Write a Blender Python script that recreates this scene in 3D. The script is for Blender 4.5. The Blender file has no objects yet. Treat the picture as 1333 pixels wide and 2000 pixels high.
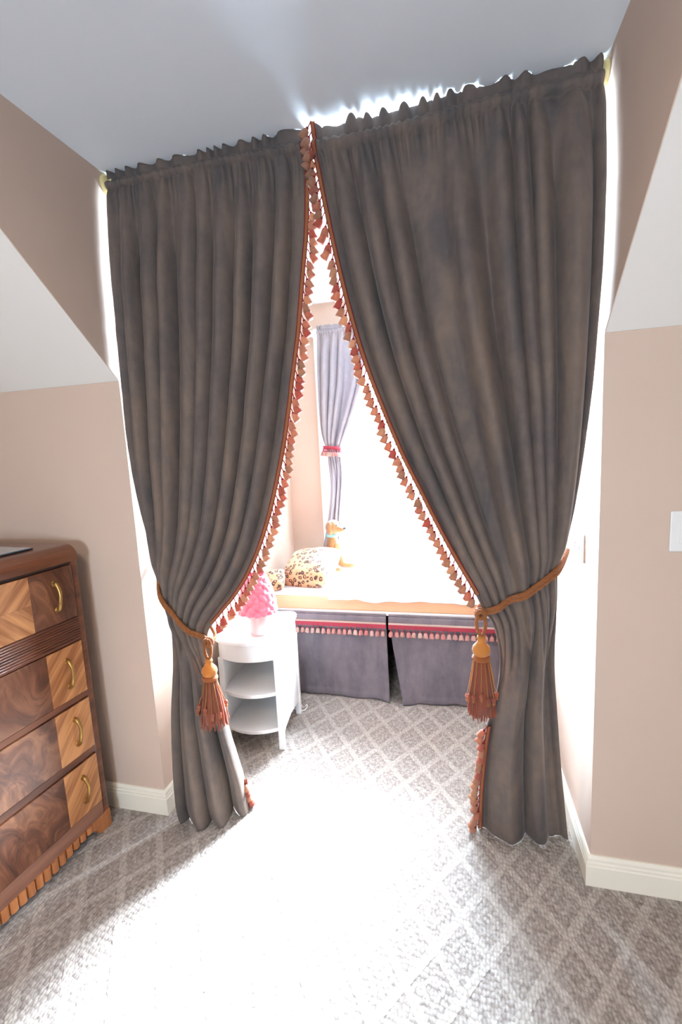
import bpy, bmesh, math, random
from mathutils import Vector, Matrix, noise
random.seed(7)
PI = math.pi
scene = bpy.context.scene
COL = scene.collection

# ------------------------------------------------------------------ camera
cam_d = bpy.data.cameras.new('camera'); cam = bpy.data.objects.new('camera', cam_d); COL.objects.link(cam)
cam_d.sensor_fit = 'VERTICAL'; cam_d.sensor_height = 36.0; cam_d.lens = 891.3036 * 36.0 / 2000.0
cam_d.clip_start = 0.02
_r = Vector((0.9701942, 0.23728831, -0.04916779)); _u = Vector((0.01503927, 0.14354669, 0.98952927)); _w = Vector((-0.2418616, 0.960775, -0.13569953))
cam.matrix_world = Matrix(((_r.x, _u.x, -_w.x, 0.3793), (_r.y, _u.y, -_w.y, -1.4613), (_r.z, _u.z, -_w.z, 1.4478), (0, 0, 0, 1)))
scene.camera = cam

# ------------------------------------------------------------------ world, sun, exposure
SKY = 118.0
world = bpy.data.worlds.new('sky'); scene.world = world; world.use_nodes = True
bg = world.node_tree.nodes['Background']; bg.inputs[0].default_value = (0.63, 0.81, 1.0, 1); bg.inputs[1].default_value = SKY
sun_d = bpy.data.lights.new('sun', 'SUN'); sun = bpy.data.objects.new('sun', sun_d); COL.objects.link(sun)
sun_d.energy = 175.0; sun_d.angle = math.radians(32); sun_d.color = (0.76, 0.88, 1.0)
_sd = Vector((0.35, 0.93, 0.90)).normalized()
sun.rotation_euler = _sd.to_track_quat('Z', 'Y').to_euler(); sun.location = (2, 5, 5)
portal_d = bpy.data.lights.new('window_portal', 'AREA'); portal = bpy.data.objects.new('window_portal', portal_d); COL.objects.link(portal)
portal_d.shape = 'RECTANGLE'; portal_d.size = 0.98; portal_d.size_y = 1.60; portal_d.cycles.is_portal = True
portal.location = (0.0, 1.86, 1.43); portal.rotation_euler = (-PI/2, 0, 0)
portal2_d = bpy.data.lights.new('added_window_portal', 'AREA'); portal2 = bpy.data.objects.new('added_window_portal', portal2_d); COL.objects.link(portal2)  # portal for the added rear window
portal2_d.shape = 'RECTANGLE'; portal2_d.size = 0.56; portal2_d.size_y = 0.56; portal2_d.cycles.is_portal = True
portal2.location = (0.2, -3.52, 1.22); portal2.rotation_euler = (PI/2, 0, 0)
vs = scene.view_settings
scene.display_settings.display_device = 'sRGB'
vs.view_transform = 'Standard'; vs.look = 'None'; vs.exposure = 0.04; vs.gamma = 1.0; vs.use_curve_mapping = False

# ------------------------------------------------------------------ helpers
def s2l(c):
    return tuple(((v/255.0)/12.92 if v/255.0 <= 0.04045 else ((v/255.0+0.055)/1.055)**2.4) for v in c)
def rgba(c): return (*s2l(c), 1.0)

class NT:
    """small node-tree helper"""
    def __init__(s, name):
        s.m = bpy.data.materials.new(name); s.m.use_nodes = True; s.t = s.m.node_tree; s.n = s.t.nodes; s.l = s.t.links
        s.b = s.n['Principled BSDF']
    def add(s, typ, **kw):
        nd = s.n.new(typ)
        for k, v in kw.items():
            if k in nd.inputs: nd.inputs[k].default_value = v
            else: setattr(nd, k, v)
        return nd
    def link(s, a, b): s.l.new(a, b)
    def math(s, op, a, b=None, c=None):
        nd = s.n.new('ShaderNodeMath'); nd.operation = op
        for i, v in enumerate((a, b, c)):
            if v is None: continue
            if isinstance(v, (int, float)): nd.inputs[i].default_value = v
            else: s.link(v, nd.inputs[i])
        return nd.outputs[0]
    def coord(s, kind='Object'): return s.n.new('ShaderNodeTexCoord').outputs[kind]
    def mapping(s, vec, scale=(1, 1, 1), rot=(0, 0, 0), loc=(0, 0, 0)):
        nd = s.n.new('ShaderNodeMapping'); nd.inputs['Scale'].default_value = scale; nd.inputs['Rotation'].default_value = rot; nd.inputs['Location'].default_value = loc
        s.link(vec, nd.inputs['Vector']); return nd.outputs[0]
    def noise(s, vec, scale=5, detail=3, rough=0.55, dist=0.0):
        nd = s.add('ShaderNodeTexNoise', Scale=scale, Detail=detail, Roughness=rough, Distortion=dist)
        if vec is not None: s.link(vec, nd.inputs['Vector'])
        return nd.outputs[0]
    def ramp(s, fac, stops, interp='LINEAR'):
        nd = s.n.new('ShaderNodeValToRGB'); cr = nd.color_ramp; cr.interpolation = interp
        while len(cr.elements) < len(stops): cr.elements.new(0.5)
        for e, (p, c) in zip(cr.elements, stops):
            e.position = p; e.color = c if len(c) == 4 else (*c, 1)
        s.link(fac, nd.inputs[0]); return nd.outputs[0]
    def mix(s, fac, a, b):
        nd = s.n.new('ShaderNodeMix'); nd.data_type = 'RGBA'
        for sock, v in ((nd.inputs[0], fac), (nd.inputs[6], a), (nd.inputs[7], b)):
            if isinstance(v, (int, float)): sock.default_value = v
            elif isinstance(v, tuple): sock.default_value = v
            else: s.link(v, sock)
        return nd.outputs[2]
    def bump(s, h, strength=0.3, dist=0.01):
        nd = s.add('ShaderNodeBump', Strength=strength, Distance=dist); s.link(h, nd.inputs['Height']); s.link(nd.outputs[0], s.b.inputs['Normal'])
    def col(s, c):
        if isinstance(c, tuple): s.b.inputs['Base Color'].default_value = c
        else: s.link(c, s.b.inputs['Base Color'])
    def set(s, **kw):
        for k, v in kw.items():
            s.b.inputs[k.replace('_', ' ')].default_value = v
        return s

def plain(name, c, rough=0.6, var=0.06, nscale=30, bump=0.0, bdist=0.002, **kw):
    t = NT(name); co = t.coord(); n = t.noise(co, nscale, 3)
    a = rgba(c); d = tuple(max(0, v*(1-var)) for v in a[:3]) + (1,); e = tuple(min(1, v*(1+var)) for v in a[:3]) + (1,)
    t.col(t.ramp(n, [(0.3, d), (0.7, e)])); t.set(Roughness=rough, **kw)
    if bump: t.bump(t.noise(co, nscale*6, 2), bump, bdist)
    return t.m

M = {}
M['paint'] = plain('wall_paint', (206, 182, 164), 0.75, 0.015, 4, 0.08, 0.001)
M['white_paint'] = plain('ceiling_white', (232, 237, 242), 0.8, 0.01, 4, 0.06, 0.001)  # slightly bluish white on the flat ceiling
M['slope_white'] = plain('slope_white', (236, 231, 223), 0.8, 0.01, 4, 0.06, 0.001)  # slightly warmer white on the slopes
M['trim'] = plain('trim_paint', (240, 232, 214), 0.4, 0.015, 8)
M['white_wood'] = plain('white_lacquer', (244, 244, 244), 0.35, 0.01, 8)
M['plastic'] = plain('switch_plastic', (232, 230, 226), 0.35, 0.01, 8)
M['cream'] = plain('cream_plastic', (232, 214, 150), 0.4, 0.04, 20)
M['rod'] = plain('rod_metal', (150, 150, 150), 0.4, 0.03, 20, Metallic=0.6)

def velvet(name, a, b):
    t = NT(name); co = t.coord()
    n1 = t.noise(t.mapping(co, (3.2, 3.2, 0.9)), 3.6, 4, 0.6, 0.4)
    n2 = t.noise(co, 26, 3, 0.6)
    f = t.math('ADD', t.math('MULTIPLY', n1, 0.75), t.math('MULTIPLY', n2, 0.25))
    t.col(t.ramp(f, [(0.36, rgba(a)), (0.64, rgba(b))]))
    t.set(Roughness=0.85, Sheen_Weight=0.25, Sheen_Roughness=0.3, Specular_IOR_Level=0.15)
    t.b.inputs['Sheen Tint'].default_value = (0.85, 0.8, 0.76, 1)
    h = t.math('ADD', t.math('MULTIPLY', t.noise(t.mapping(co, (1, 1, 2.2)), 16, 4, 0.6), 0.6), t.math('MULTIPLY', t.noise(co, 420, 1), 0.08))
    t.bump(h, 0.35, 0.006)
    return t.m
M['velvet'] = velvet('grey_velvet', (91, 84, 82), (120, 104, 93))
M['velvet_skirt'] = velvet('mauve_velvet', (98, 92, 98), (122, 112, 116))

def lavender():  # velvet copy with the bright window's bloom put into its pale colour
    m = velvet('bloom_paled_velvet', (154, 148, 152), (174, 167, 170)); nt = m.node_tree; b = nt.nodes['Principled BSDF']
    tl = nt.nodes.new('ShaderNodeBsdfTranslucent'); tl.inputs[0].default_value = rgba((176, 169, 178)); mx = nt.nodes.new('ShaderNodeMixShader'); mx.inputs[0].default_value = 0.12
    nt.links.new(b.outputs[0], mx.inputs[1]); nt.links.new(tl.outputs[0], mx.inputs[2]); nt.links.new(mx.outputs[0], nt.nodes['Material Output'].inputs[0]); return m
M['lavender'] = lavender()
def yarn(name, stops, scale=60):
    t = NT(name); oi = t.n.new('ShaderNodeObjectInfo'); co = t.coord()
    st = t.noise(t.mapping(co, (1, 1, 0.12)), scale*6, 2)
    base = t.ramp(oi.outputs['Random'], [(p, rgba(c)) for p, c in stops])
    t.col(t.mix(t.math('MULTIPLY', st, 0.4), base, (0.05, 0.02, 0.015, 1)))
    t.set(Roughness=0.7, Sheen_Weight=0.3, Specular_IOR_Level=0.2); t.bump(st, 0.5, 0.002)
    tl = t.n.new('ShaderNodeBsdfTranslucent'); t.link(base, tl.inputs[0]); mx = t.n.new('ShaderNodeMixShader'); mx.inputs[0].default_value = 0.42
    t.link(t.b.outputs[0], mx.inputs[1]); t.link(tl.outputs[0], mx.inputs[2]); t.link(mx.outputs[0], t.n['Material Output'].inputs[0])
    return t.m
M['fringe'] = yarn('fringe_yarn', [(0.0, (212, 168, 136)), (0.3, (208, 142, 114)), (0.5, (190, 100, 86)), (0.7, (206, 152, 124)), (1.0, (180, 138, 112))])
M['fringe_red'] = yarn('fringe_red_yarn', [(0.0, (172, 52, 48)), (1.0, (150, 44, 52))])
M['fringe_pink'] = yarn('fringe_pale_yarn', [(0.0, (232, 206, 196)), (0.5, (226, 150, 146)), (1.0, (236, 222, 204))])
M['fringe_rose'] = yarn('fringe_rose_yarn', [(0.0, (206, 70, 92)), (1.0, (214, 92, 108))])
M['braid_gold'] = yarn('braid_gold_yarn', [(0.0, (196, 130, 82)), (1.0, (196, 130, 82))], 90)
M['cream_braid'] = yarn('braid_cream_yarn', [(0.0, (240, 214, 200)), (1.0, (240, 214, 200))], 90)
M['rope'] = yarn('rope_yarn', [(0.0, (196, 126, 70)), (1.0, (188, 118, 66))], 80)
M['rope_gold'] = yarn('gold_yarn', [(0.0, (204, 148, 82)), (1.0, (196, 140, 76))], 80)
M['skirt_yarn'] = yarn('tassel_skirt_yarn', [(0.0, (192, 112, 84)), (0.6, (186, 104, 80)), (1.0, (196, 116, 86))], 80)

def carpet():
    t = NT('carpet_loops'); co = t.coord()
    wob = t.noise(co, 55, 2); sx = t.n.new('ShaderNodeSeparateXYZ'); t.link(co, sx.inputs[0])
    x, y = sx.outputs[0], sx.outputs[1]
    a = math.radians(54.5); ca, sa = math.cos(a), math.sin(a); P = 0.124
    def family(nx, ny, off):
        d = t.math('ADD', t.math('MULTIPLY', x, nx), t.math('MULTIPLY', y, ny))
        d = t.math('ADD', d, t.math('MULTIPLY', t.math('SUBTRACT', wob, 0.5), 0.010))
        ph = t.math('FRACT', t.math('DIVIDE', t.math('ADD', d, -off + 50*P), P))
        return t.math('ABSOLUTE', t.math('SUBTRACT', ph, 0.5))      # 0.5 on the line, 0 between
    f1 = family(-sa, ca, -0.549); f2 = family(sa, ca, -0.674)
    mx = t.math('MAXIMUM', f1, f2)
    def band(v, lo, hi):
        nd = t.add('ShaderNodeMapRange'); nd.interpolation_type = 'SMOOTHSTEP'; nd.inputs[1].default_value = lo; nd.inputs[2].default_value = hi; t.link(v, nd.inputs[0]); return nd.outputs[0]
    line = band(mx, 0.385, 0.415)
    ring = t.math('MULTIPLY', band(mx, 0.13, 0.16), t.math('SUBTRACT', 1.0, band(mx, 0.20, 0.23)))
    pat = t.math('MAXIMUM', line, t.math('MULTIPLY', ring, 0.55))
    vo = t.add('ShaderNodeTexVoronoi', Scale=105.0, Randomness=0.55); t.link(t.mapping(co, (1, 0.62, 1), (0, 0, 0.1)), vo.inputs['Vector'])
    tone = t.noise(co, 70, 2, 0.6)
    field = t.ramp(tone, [(0.3, rgba((138, 129, 123))), (0.5, rgba((162, 153, 146))), (0.7, rgba((182, 173, 166)))])
    light = t.ramp(tone, [(0.3, rgba((173, 165, 157))), (0.7, rgba((193, 185, 177)))])
    c = t.mix(pat, field, light)
    gap = t.ramp(vo.outputs['Distance'], [(0.30, (1, 1, 1, 1)), (0.75, (0.66, 0.63, 0.6, 1))])
    mm = t.n.new('ShaderNodeMix'); mm.data_type = 'RGBA'; mm.blend_type = 'MULTIPLY'; mm.inputs[0].default_value = 0.8
    t.link(c, mm.inputs[6]); t.link(gap, mm.inputs[7]); t.col(mm.outputs[2])
    t.set(Roughness=0.95, Specular_IOR_Level=0.1, Sheen_Weight=0.15)
    h = t.math('ADD', t.math('MULTIPLY', vo.outputs['Distance'], -1.0), t.math('MULTIPLY', pat, 0.3))
    t.bump(h, 0.8, 0.006)
    return t.m
M['carpet'] = carpet()

def wood(name, dark, light, dirx=(1, 0), stretch=10, scale=14, lo=0.35, hi=0.65, rough=0.32, dist=0.4):
    """streaky grain: fine across direction dirx (in local x,z), long along the other"""
    t = NT(name); co = t.coord(); ang = math.atan2(dirx[1], dirx[0])
    v = t.mapping(co, (1, 1, 1), (0, ang, 0))
    v = t.mapping(v, (1, 0.15, 1.0/stretch))
    n = t.noise(v, scale, 3, 0.55, dist); f = t.noise(v, scale*5, 2)
    k = t.math('ADD', t.math('MULTIPLY', n, 0.8), t.math('MULTIPLY', f, 0.2))
    t.col(t.ramp(k, [(lo, rgba(dark)), (hi, rgba(light))])); t.set(Roughness=rough, Coat_Weight=0.25, Coat_Roughness=0.25)
    t.bump(f, 0.05, 0.001)
    return t.m
def burl(name, dark, mid, light):
    t = NT(name); co = t.coord()
    v = t.mapping(co, (1, 0.2, 0.6))
    w = t.add('ShaderNodeTexNoise', Scale=3.0, Detail=2.0, Distortion=0.6); t.link(v, w.inputs['Vector'])
    vv = t.add('ShaderNodeVectorMath', operation='MULTIPLY_ADD'); t.link(w.outputs['Color'], vv.inputs[0]); vv.inputs[1].default_value = (0.9, 0.3, 0.9); t.link(v, vv.inputs[2])
    n = t.noise(vv.outputs[0], 9, 5, 0.62, 0.5); f = t.noise(t.mapping(vv.outputs[0], (1, 1, 0.3)), 60, 3)
    k = t.math('ADD', t.math('MULTIPLY', n, 0.8), t.math('MULTIPLY', f, 0.2))
    t.col(t.ramp(k, [(0.34, rgba(dark)), (0.5, rgba(mid)), (0.66, rgba(light))])); t.set(Roughness=0.30, Coat_Weight=0.5, Coat_Roughness=0.2)
    return t.m
M['frame_wood'] = wood('walnut_frame', (80, 44, 28), (122, 72, 46), (0, 1), 12, 20)
M['reed_wood'] = wood('walnut_reed', (92, 50, 34), (136, 82, 58), (0, 1), 14, 40)
M['burl'] = burl('walnut_burl', (58, 32, 22), (104, 62, 42), (144, 96, 66))
M['zebra_up'] = wood('zebrawood_rising', (150, 94, 54), (204, 144, 92), (0.72, -0.69), 12, 26, 0.42, 0.6)
M['zebra_down'] = wood('zebrawood_falling', (150, 94, 54), (204, 144, 92), (0.72, 0.69), 12, 26, 0.42, 0.6)
M['flute_wood'] = wood('fluted_wood', (156, 94, 54), (194, 128, 78), (1, 0), 8, 24)
M['rail_wood'] = wood('brown_rail', (118, 78, 62), (146, 102, 82), (0, 1), 14, 30)
M['dark_void'] = plain('shadow_gap_wood', (46, 30, 22), 0.8)
M['brass'] = plain('aged_brass', (176, 138, 78), 0.32, 0.12, 60, Metallic=0.9)
M['glass_sheet'] = plain('grey_glass', (170, 176, 182), 0.12, 0.03, 10)
M['dark_edge'] = plain('dark_edge', (46, 52, 58), 0.3)
M['peach_wood'] = wood('peach_pine', (206, 150, 112), (222, 168, 126), (0, 1), 14, 12, 0.3, 0.7, 0.45)
M['linen'] = plain('white_linen', (240, 238, 236), 0.85, 0.02, 30, 0.3, 0.003, Sheen_Weight=0.3)
M['lamp_pink'] = plain('pink_ruffle', (246, 124, 144), 0.75, 0.12, 60, Sheen_Weight=0.4)
M['lamp_base'] = plain('pale_pink_ceramic', (240, 190, 186), 0.25, 0.03, 12)
M['plush'] = plain('golden_plush', (134, 92, 50), 0.9, 0.12, 90, 0.6, 0.003, Sheen_Weight=0.5)
M['plush_pale'] = plain('cream_plush', (150, 114, 72), 0.9, 0.08, 90, 0.6, 0.003, Sheen_Weight=0.5)
M['plush_dark'] = plain('dark_plush', (52, 56, 66), 0.5, 0.1, 60)
M['ribbon'] = plain('aqua_ribbon', (120, 206, 214), 0.5, 0.05, 40)
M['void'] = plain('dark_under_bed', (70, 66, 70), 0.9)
def leopard():
    t = NT('leopard_print'); co = t.coord()
    w = t.noise(co, 14, 2)
    vv = t.add('ShaderNodeVectorMath', operation='MULTIPLY_ADD'); nd = t.add('ShaderNodeTexNoise', Scale=30.0, Detail=2.0); t.link(co, nd.inputs['Vector'])
    t.link(nd.outputs['Color'], vv.inputs[0]); vv.inputs[1].default_value = (0.02, 0.02, 0.02); t.link(co, vv.inputs[2])
    vo = t.add('ShaderNodeTexVoronoi', Scale=34.0, Randomness=0.8); t.link(vv.outputs[0], vo.inputs['Vector'])
    d = t.math('ADD', vo.outputs['Distance'], t.math('MULTIPLY', t.math('SUBTRACT', t.noise(co, 60, 2), 0.5), 0.5))
    c = t.ramp(d, [(0.0, rgba((196, 130, 84))), (0.20, rgba((176, 110, 70))), (0.24, rgba((46, 32, 28))), (0.42, rgba((52, 36, 30))), (0.46, rgba((196, 140, 102))), (1.0, rgba((206, 154, 116)))])
    t.col(c); t.set(Roughness=0.85, Sheen_Weight=0.3); t.bump(t.noise(co, 240, 2), 0.3, 0.002)
    return t.m
M['leopard'] = leopard()
def pane_mat():
    t = NT('window_glass'); t.n.remove(t.b)
    tr = t.n.new('ShaderNodeBsdfTransparent'); gl = t.add('ShaderNodeBsdfGlossy', Roughness=0.02); fr = t.add('ShaderNodeFresnel', IOR=1.45)
    mx = t.n.new('ShaderNodeMixShader'); t.link(t.math('MULTIPLY', fr.outputs[0], 0.8), mx.inputs[0]); t.link(tr.outputs[0], mx.inputs[1]); t.link(gl.outputs[0], mx.inputs[2])
    t.link(mx.outputs[0], t.n['Material Output'].inputs[0]); return t.m
M['pane'] = pane_mat()
def added_lamp_glow():  # glowing glass of the added ceiling lamp
    t = NT('added_lamp_glass'); t.col((0.9, 0.88, 0.84, 1)); t.b.inputs['Emission Color'].default_value = (1, 0.86, 0.7, 1); t.b.inputs['Emission Strength'].default_value = 3.0; return t.m
M['opal'] = added_lamp_glow()

class MB:
    def __init__(s): s.v = []; s.f = []; s.mi = []; s.cur = 0
    def quad(s, a, b, c, d): s.f.append((a, b, c, d)); s.mi.append(s.cur)
    def face(s, idx): s.f.append(tuple(idx)); s.mi.append(s.cur)
    def box(s, x0, x1, y0, y1, z0, z1):
        o = len(s.v)
        s.v += [(x0, y0, z0), (x1, y0, z0), (x1, y1, z0), (x0, y1, z0), (x0, y0, z1), (x1, y0, z1), (x1, y1, z1), (x0, y1, z1)]
        for q in ((0, 3, 2, 1), (4, 5, 6, 7), (0, 1, 5, 4), (1, 2, 6, 5), (2, 3, 7, 6), (3, 0, 4, 7)): s.face([o+i for i in q])
        return s
    def prism(s, pts, axis, a, b):
        """polygon pts in the two other axes, extruded along axis from a to b"""
        def mk(p, h): return {0: (h, p[0], p[1]), 1: (p[0], h, p[1]), 2: (p[0], p[1], h)}[axis]
        o = len(s.v); n = len(pts)
        s.v += [mk(p, a) for p in pts] + [mk(p, b) for p in pts]
        s.face(list(range(o, o+n))[::-1]); s.face(list(range(o+n, o+2*n)))
        for i in range(n): s.face((o+i, o+(i+1) % n, o+n+(i+1) % n, o+n+i))
        return s
    def grid(s, rows, closed=False):
        o = len(s.v); n = len(rows[0])
        for r in rows: s.v += [tuple(p) for p in r]
        for j in range(len(rows)-1):
            for i in range(n if closed else n-1):
                i2 = (i+1) % n
                s.face((o+j*n+i, o+j*n+i2, o+(j+1)*n+i2, o+(j+1)*n+i))
        return s
    def tube(s, path, rad, n=8, cap=True):
        path = [Vector(p) for p in path]; m = len(path)
        rad = rad if isinstance(rad, (list, tuple)) else [rad]*m
        ref = None; rows = []
        for i, p in enumerate(path):
            t = (path[min(i+1, m-1)]-path[max(i-1, 0)])
            t = t.normalized() if t.length > 1e-9 else Vector((0, 0, 1))
            if ref is None: ref = t.orthogonal().normalized()
            a = (ref-t*ref.dot(t)); a = a.normalized() if a.length > 1e-6 else t.orthogonal().normalized(); ref = a; b = t.cross(a)
            rows.append([p+(a*math.cos(2*PI*k/n)+b*math.sin(2*PI*k/n))*rad[i] for k in range(n)])
        o = len(s.v); s.grid(rows, True)
        if cap:
            s.face(range(o, o+n)[::-1]); s.face(range(o+(m-1)*n, o+m*n))
        return s
    def lathe(s, prof, n=24, c=(0, 0, 0), cap=True):
        rows = [[(c[0]+r*math.cos(2*PI*k/n), c[1]+r*math.sin(2*PI*k/n), c[2]+z) for k in range(n)] for r, z in prof]
        o = len(s.v); s.grid(rows, True)
        if cap: s.face(range(o, o+n)[::-1]); s.face(range(o+(len(prof)-1)*n, o+len(prof)*n))
        return s
    def ball(s, c, r, n=10, m=7):
        r = r if isinstance(r, tuple) else (r, r, r)
        rows = []
        for j in range(m+1):
            a = -PI/2+PI*j/m; rr = max(math.cos(a), 0.02)
            rows.append([(c[0]+r[0]*rr*math.cos(2*PI*k/n), c[1]+r[1]*rr*math.sin(2*PI*k/n), c[2]+r[2]*math.sin(a)) for k in range(n)])
        o = len(s.v); s.grid(rows, True); s.face(range(o, o+n)[::-1]); s.face(range(o+m*n, o+(m+1)*n)); return s
    def mesh(s, name, mats, smooth):
        me = bpy.data.meshes.new(name); me.from_pydata([tuple(p) for p in s.v], [], s.f)
        for m in (mats if isinstance(mats, (list, tuple)) else [mats]): me.materials.append(m)
        me.polygons.foreach_set('material_index', s.mi)
        bm = bmesh.new(); bm.from_mesh(me); bmesh.ops.recalc_face_normals(bm, faces=bm.faces); bm.to_mesh(me); bm.free()
        if smooth: me.polygons.foreach_set('use_smooth', [True]*len(me.polygons))
        me.update(); return me
    def build(s, name, mats, parent=None, smooth=False, bevel=0.0, seg=2):
        me = s.mesh(name, mats, smooth)
        return place(name, me, parent, bevel, seg)
def place(name, me, parent=None, bevel=0.0, seg=2):
    o = bpy.data.objects.new(name, me); COL.objects.link(o)
    if parent: o.parent = parent
    if bevel:
        b = o.modifiers.new('bevel', 'BEVEL'); b.width = bevel; b.segments = seg; b.limit_method = 'ANGLE'; b.angle_limit = math.radians(40)
    return o
def empty(name, loc=(0, 0, 0), rz=0):
    o = bpy.data.objects.new(name, None); COL.objects.link(o); o.location = loc; o.rotation_euler = (0, 0, rz); o.empty_display_size = 0.05; return o
def tag(o, label=None, cat=None, group=None, kind=None):
    if label: o['label'] = label
    if cat: o['category'] = cat
    if group: o['group'] = group
    if kind: o['kind'] = kind
    return o
def struct(o): o['kind'] = 'structure'; return o
def box(name, dims, mat, parent=None, bevel=0.0, seg=2): return MB().box(*dims).build(name, mat, parent, False, bevel, seg)
def sstep(a, b, x):
    t = min(1, max(0, (x-a)/(b-a))); return t*t*(3-2*t)
def lerpk(keys, x):
    if x <= keys[0][0]: return keys[0][1]
    for (a, va), (b, vb) in zip(keys, keys[1:]):
        if x <= b: return va+(vb-va)*sstep(a, b, x)
    return keys[-1][1]

# ------------------------------------------------------------------ room shell
XL, XR, H, ZK, SL = -0.7914, 0.7908, 2.44, 1.7325, 0.8759
YF = -(H-ZK)/SL            # where the slope meets the flat ceiling
YW = 1.70                  # window wall
RL, RR, RB = -1.78, 2.30, -3.40
struct(box('floor', (RL-.1, RR+.1, RB-.1, YW+.12, -0.10, 0.0), M['carpet']))
cm = MB(); cm.box(RL-.1, RR+.1, RB-.1, YF, H, H+.06); cm.box(XL-.1, XR+.1, YF, YW+.12, H, H+.06)
struct(cm.build('ceiling', M['white_paint']))
for side, xa, xb in (('left', RL-.1, XL-.002), ('right', XR+.002, RR+.1)):
    sm = MB().prism([(0.0, ZK), (YF, H), (YF, H+.06), (0.1, H+.06), (0.1, ZK)], 0, xa, xb)
    struct(sm.build('ceiling_slope_'+side, M['slope_white']))
struct(box('wall_knee_left', (RL-.1, XL, 0.0, 0.10, 0.0, ZK-.0005), M['paint']))
struct(box('wall_knee_right', (XR, RR+.1, 0.0, 0.10, 0.0, ZK-.0005), M['paint']))
pd = [(0.10, 0.0), (YW, 0.0), (YW, H), (YF+.003, H), (0.0, ZK+.002), (0.10, ZK)]
struct(MB().prism(pd, 0, XL-.10, XL).build('wall_dormer_left', M['paint']))
struct(MB().prism(pd, 0, XR, XR+.10).build('wall_dormer_right', M['paint']))
struct(box('wall_left', (RL-.1, RL, RB, 0, 0, H), M['paint']))
struct(box('wall_right', (RR, RR+.1, RB, 0, 0, H), M['paint']))
wb = MB(); bx0, bx1, bz0, bz1 = -.05, .45, .95, 1.45  # opening for the added rear window
wb.box(RL-.1, bx0, RB-.1, RB, 0, H); wb.box(bx1, RR+.1, RB-.1, RB, 0, H); wb.box(bx0, bx1, RB-.1, RB, 0, bz0); wb.box(bx0, bx1, RB-.1, RB, bz1, H)
struct(wb.build('wall_back', M['paint']))
w2 = struct(empty('added_rear_window', (.2, RB-.05, bz0)))  # unseen rear window, added to let in fill light
for d in ((-.25, -.225, -.02, .02, 0, .50), (.225, .25, -.02, .02, 0, .50), (-.225, .225, -.02, .02, 0, .025), (-.225, .225, -.02, .02, .475, .50)): MB().box(*d).build('sash', M['white_wood'], w2, False, .003)
MB().box(-.225, .225, -.002, .002, .025, .475).build('pane', M['pane'], w2)
WX0, WX1, WZ0, WZ1 = -0.48, 0.48, 0.66, 2.20
wm = MB()
wm.box(XL-.1, WX0, YW, YW+.12, 0, H); wm.box(WX1, XR+.1, YW, YW+.12, 0, H); wm.box(WX0, WX1, YW, YW+.12, 0, WZ0-.012); wm.box(WX0, WX1, YW, YW+.12, WZ1, H)
struct(wm.build('wall_window', M['paint']))
# window
w1 = struct(empty('window_1', (0, YW, WZ0)))
def wbox(name, d, mat=M['white_wood'], bevel=.003):
    x0, x1, y0, y1, z0, z1 = d
    return MB().box(x0, x1, y0, y1, z0-WZ0, z1-WZ0).build(name, mat, w1, False, bevel)
for nm, d in (('window_casing', (WX0-.07, WX0, -.018, -.0005, WZ0, WZ1)), ('window_casing', (WX1, WX1+.07, -.018, -.0005, WZ0, WZ1)), ('window_casing', (WX0-.07, WX1+.07, -.018, -.0005, WZ1, WZ1+.075)),
              ('window_sill', (WX0-.08, WX1+.08, -.05, .06, WZ0-.03, WZ0)), ('sash_rail', (WX0, WX1, .05, .09, WZ0, WZ0+.04)), ('sash_rail', (WX0, WX1, .05, .09, WZ1-.04, WZ1)),
              ('sash_stile', (WX0, WX0+.035, .05, .09, WZ0+.04, WZ1-.04)), ('sash_stile', (WX1-.035, WX1, .05, .09, WZ0+.04, WZ1-.04))):
    wbox(nm, d)
wbox('pane', (WX0+.035, WX1-.035, .068, .072, WZ0+.04, WZ1-.04), M['pane'], 0)
# baseboards: moulded profile, height 0.105
def bb_prof(): return [(0, 0), (.015, 0), (.015, .070), (.0125, .074), (.0125, .082), (.010, .086), (.010, .095), (.005, .105), (0, .105)]
def baseboard(name, p0, p1, nrm, ext0=0.0, ext1=0.0):
    p0, p1, nrm = Vector(p0), Vector(p1), Vector(nrm); d = (p1-p0).normalized(); mb = MB()
    rows = []
    for p, e, sg in ((p0, ext0, -1), (p1, ext1, 1)):
        rows.append([p+d*sg*e*a/0.015+nrm*a+Vector((0, 0, z)) for a, z in bb_prof()])
    o = len(mb.v); n = len(rows[0]); mb.grid(rows, True); mb.face(range(0, n)); mb.face(range(n, 2*n))
    return struct(mb.build(name, M['trim']))
baseboard('baseboard_left', (RL, 0, 0), (XL, 0, 0), (0, -1, 0), 0, .015)
baseboard('baseboard_right', (XR, 0, 0), (RR, 0, 0), (0, -1, 0), .015, 0)
baseboard('baseboard_dormer_left', (XL, 0, 0), (XL, YW, 0), (1, 0, 0), .015, 0)
baseboard('baseboard_dormer_right', (XR, 0, 0), (XR, YW, 0), (-1, 0, 0), .015, 0)

# ------------------------------------------------------------------ added ceiling lamp, unseen fill light behind the camera
cl = empty('added_ceiling_light', (-0.05, -1.85, H)); tag(cl, 'added round ceiling light for fill, unseen behind the viewer', 'lamp')
MB().lathe([(.16, 0), (.16, -.02), (.15, -.03)], 32).build('lamp_base', M['white_wood'], cl, True)
MB().lathe([(.145, -.03), (.14, -.05), (.11, -.075), (.06, -.09), (.005, -.095)], 32).build('glass_shade', M['opal'], cl, True)
ld = bpy.data.lights.new('added_ceiling_light_glow', 'AREA'); lo = bpy.data.objects.new('added_ceiling_light_glow', ld); COL.objects.link(lo)
ld.shape = 'DISK'; ld.size = 0.28; ld.energy = 22.0; ld.color = (1.0, 0.80, 0.60); lo.parent = cl; lo.location = (0, 0, -.11); lo.rotation_euler = (0, 0, 0)

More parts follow.
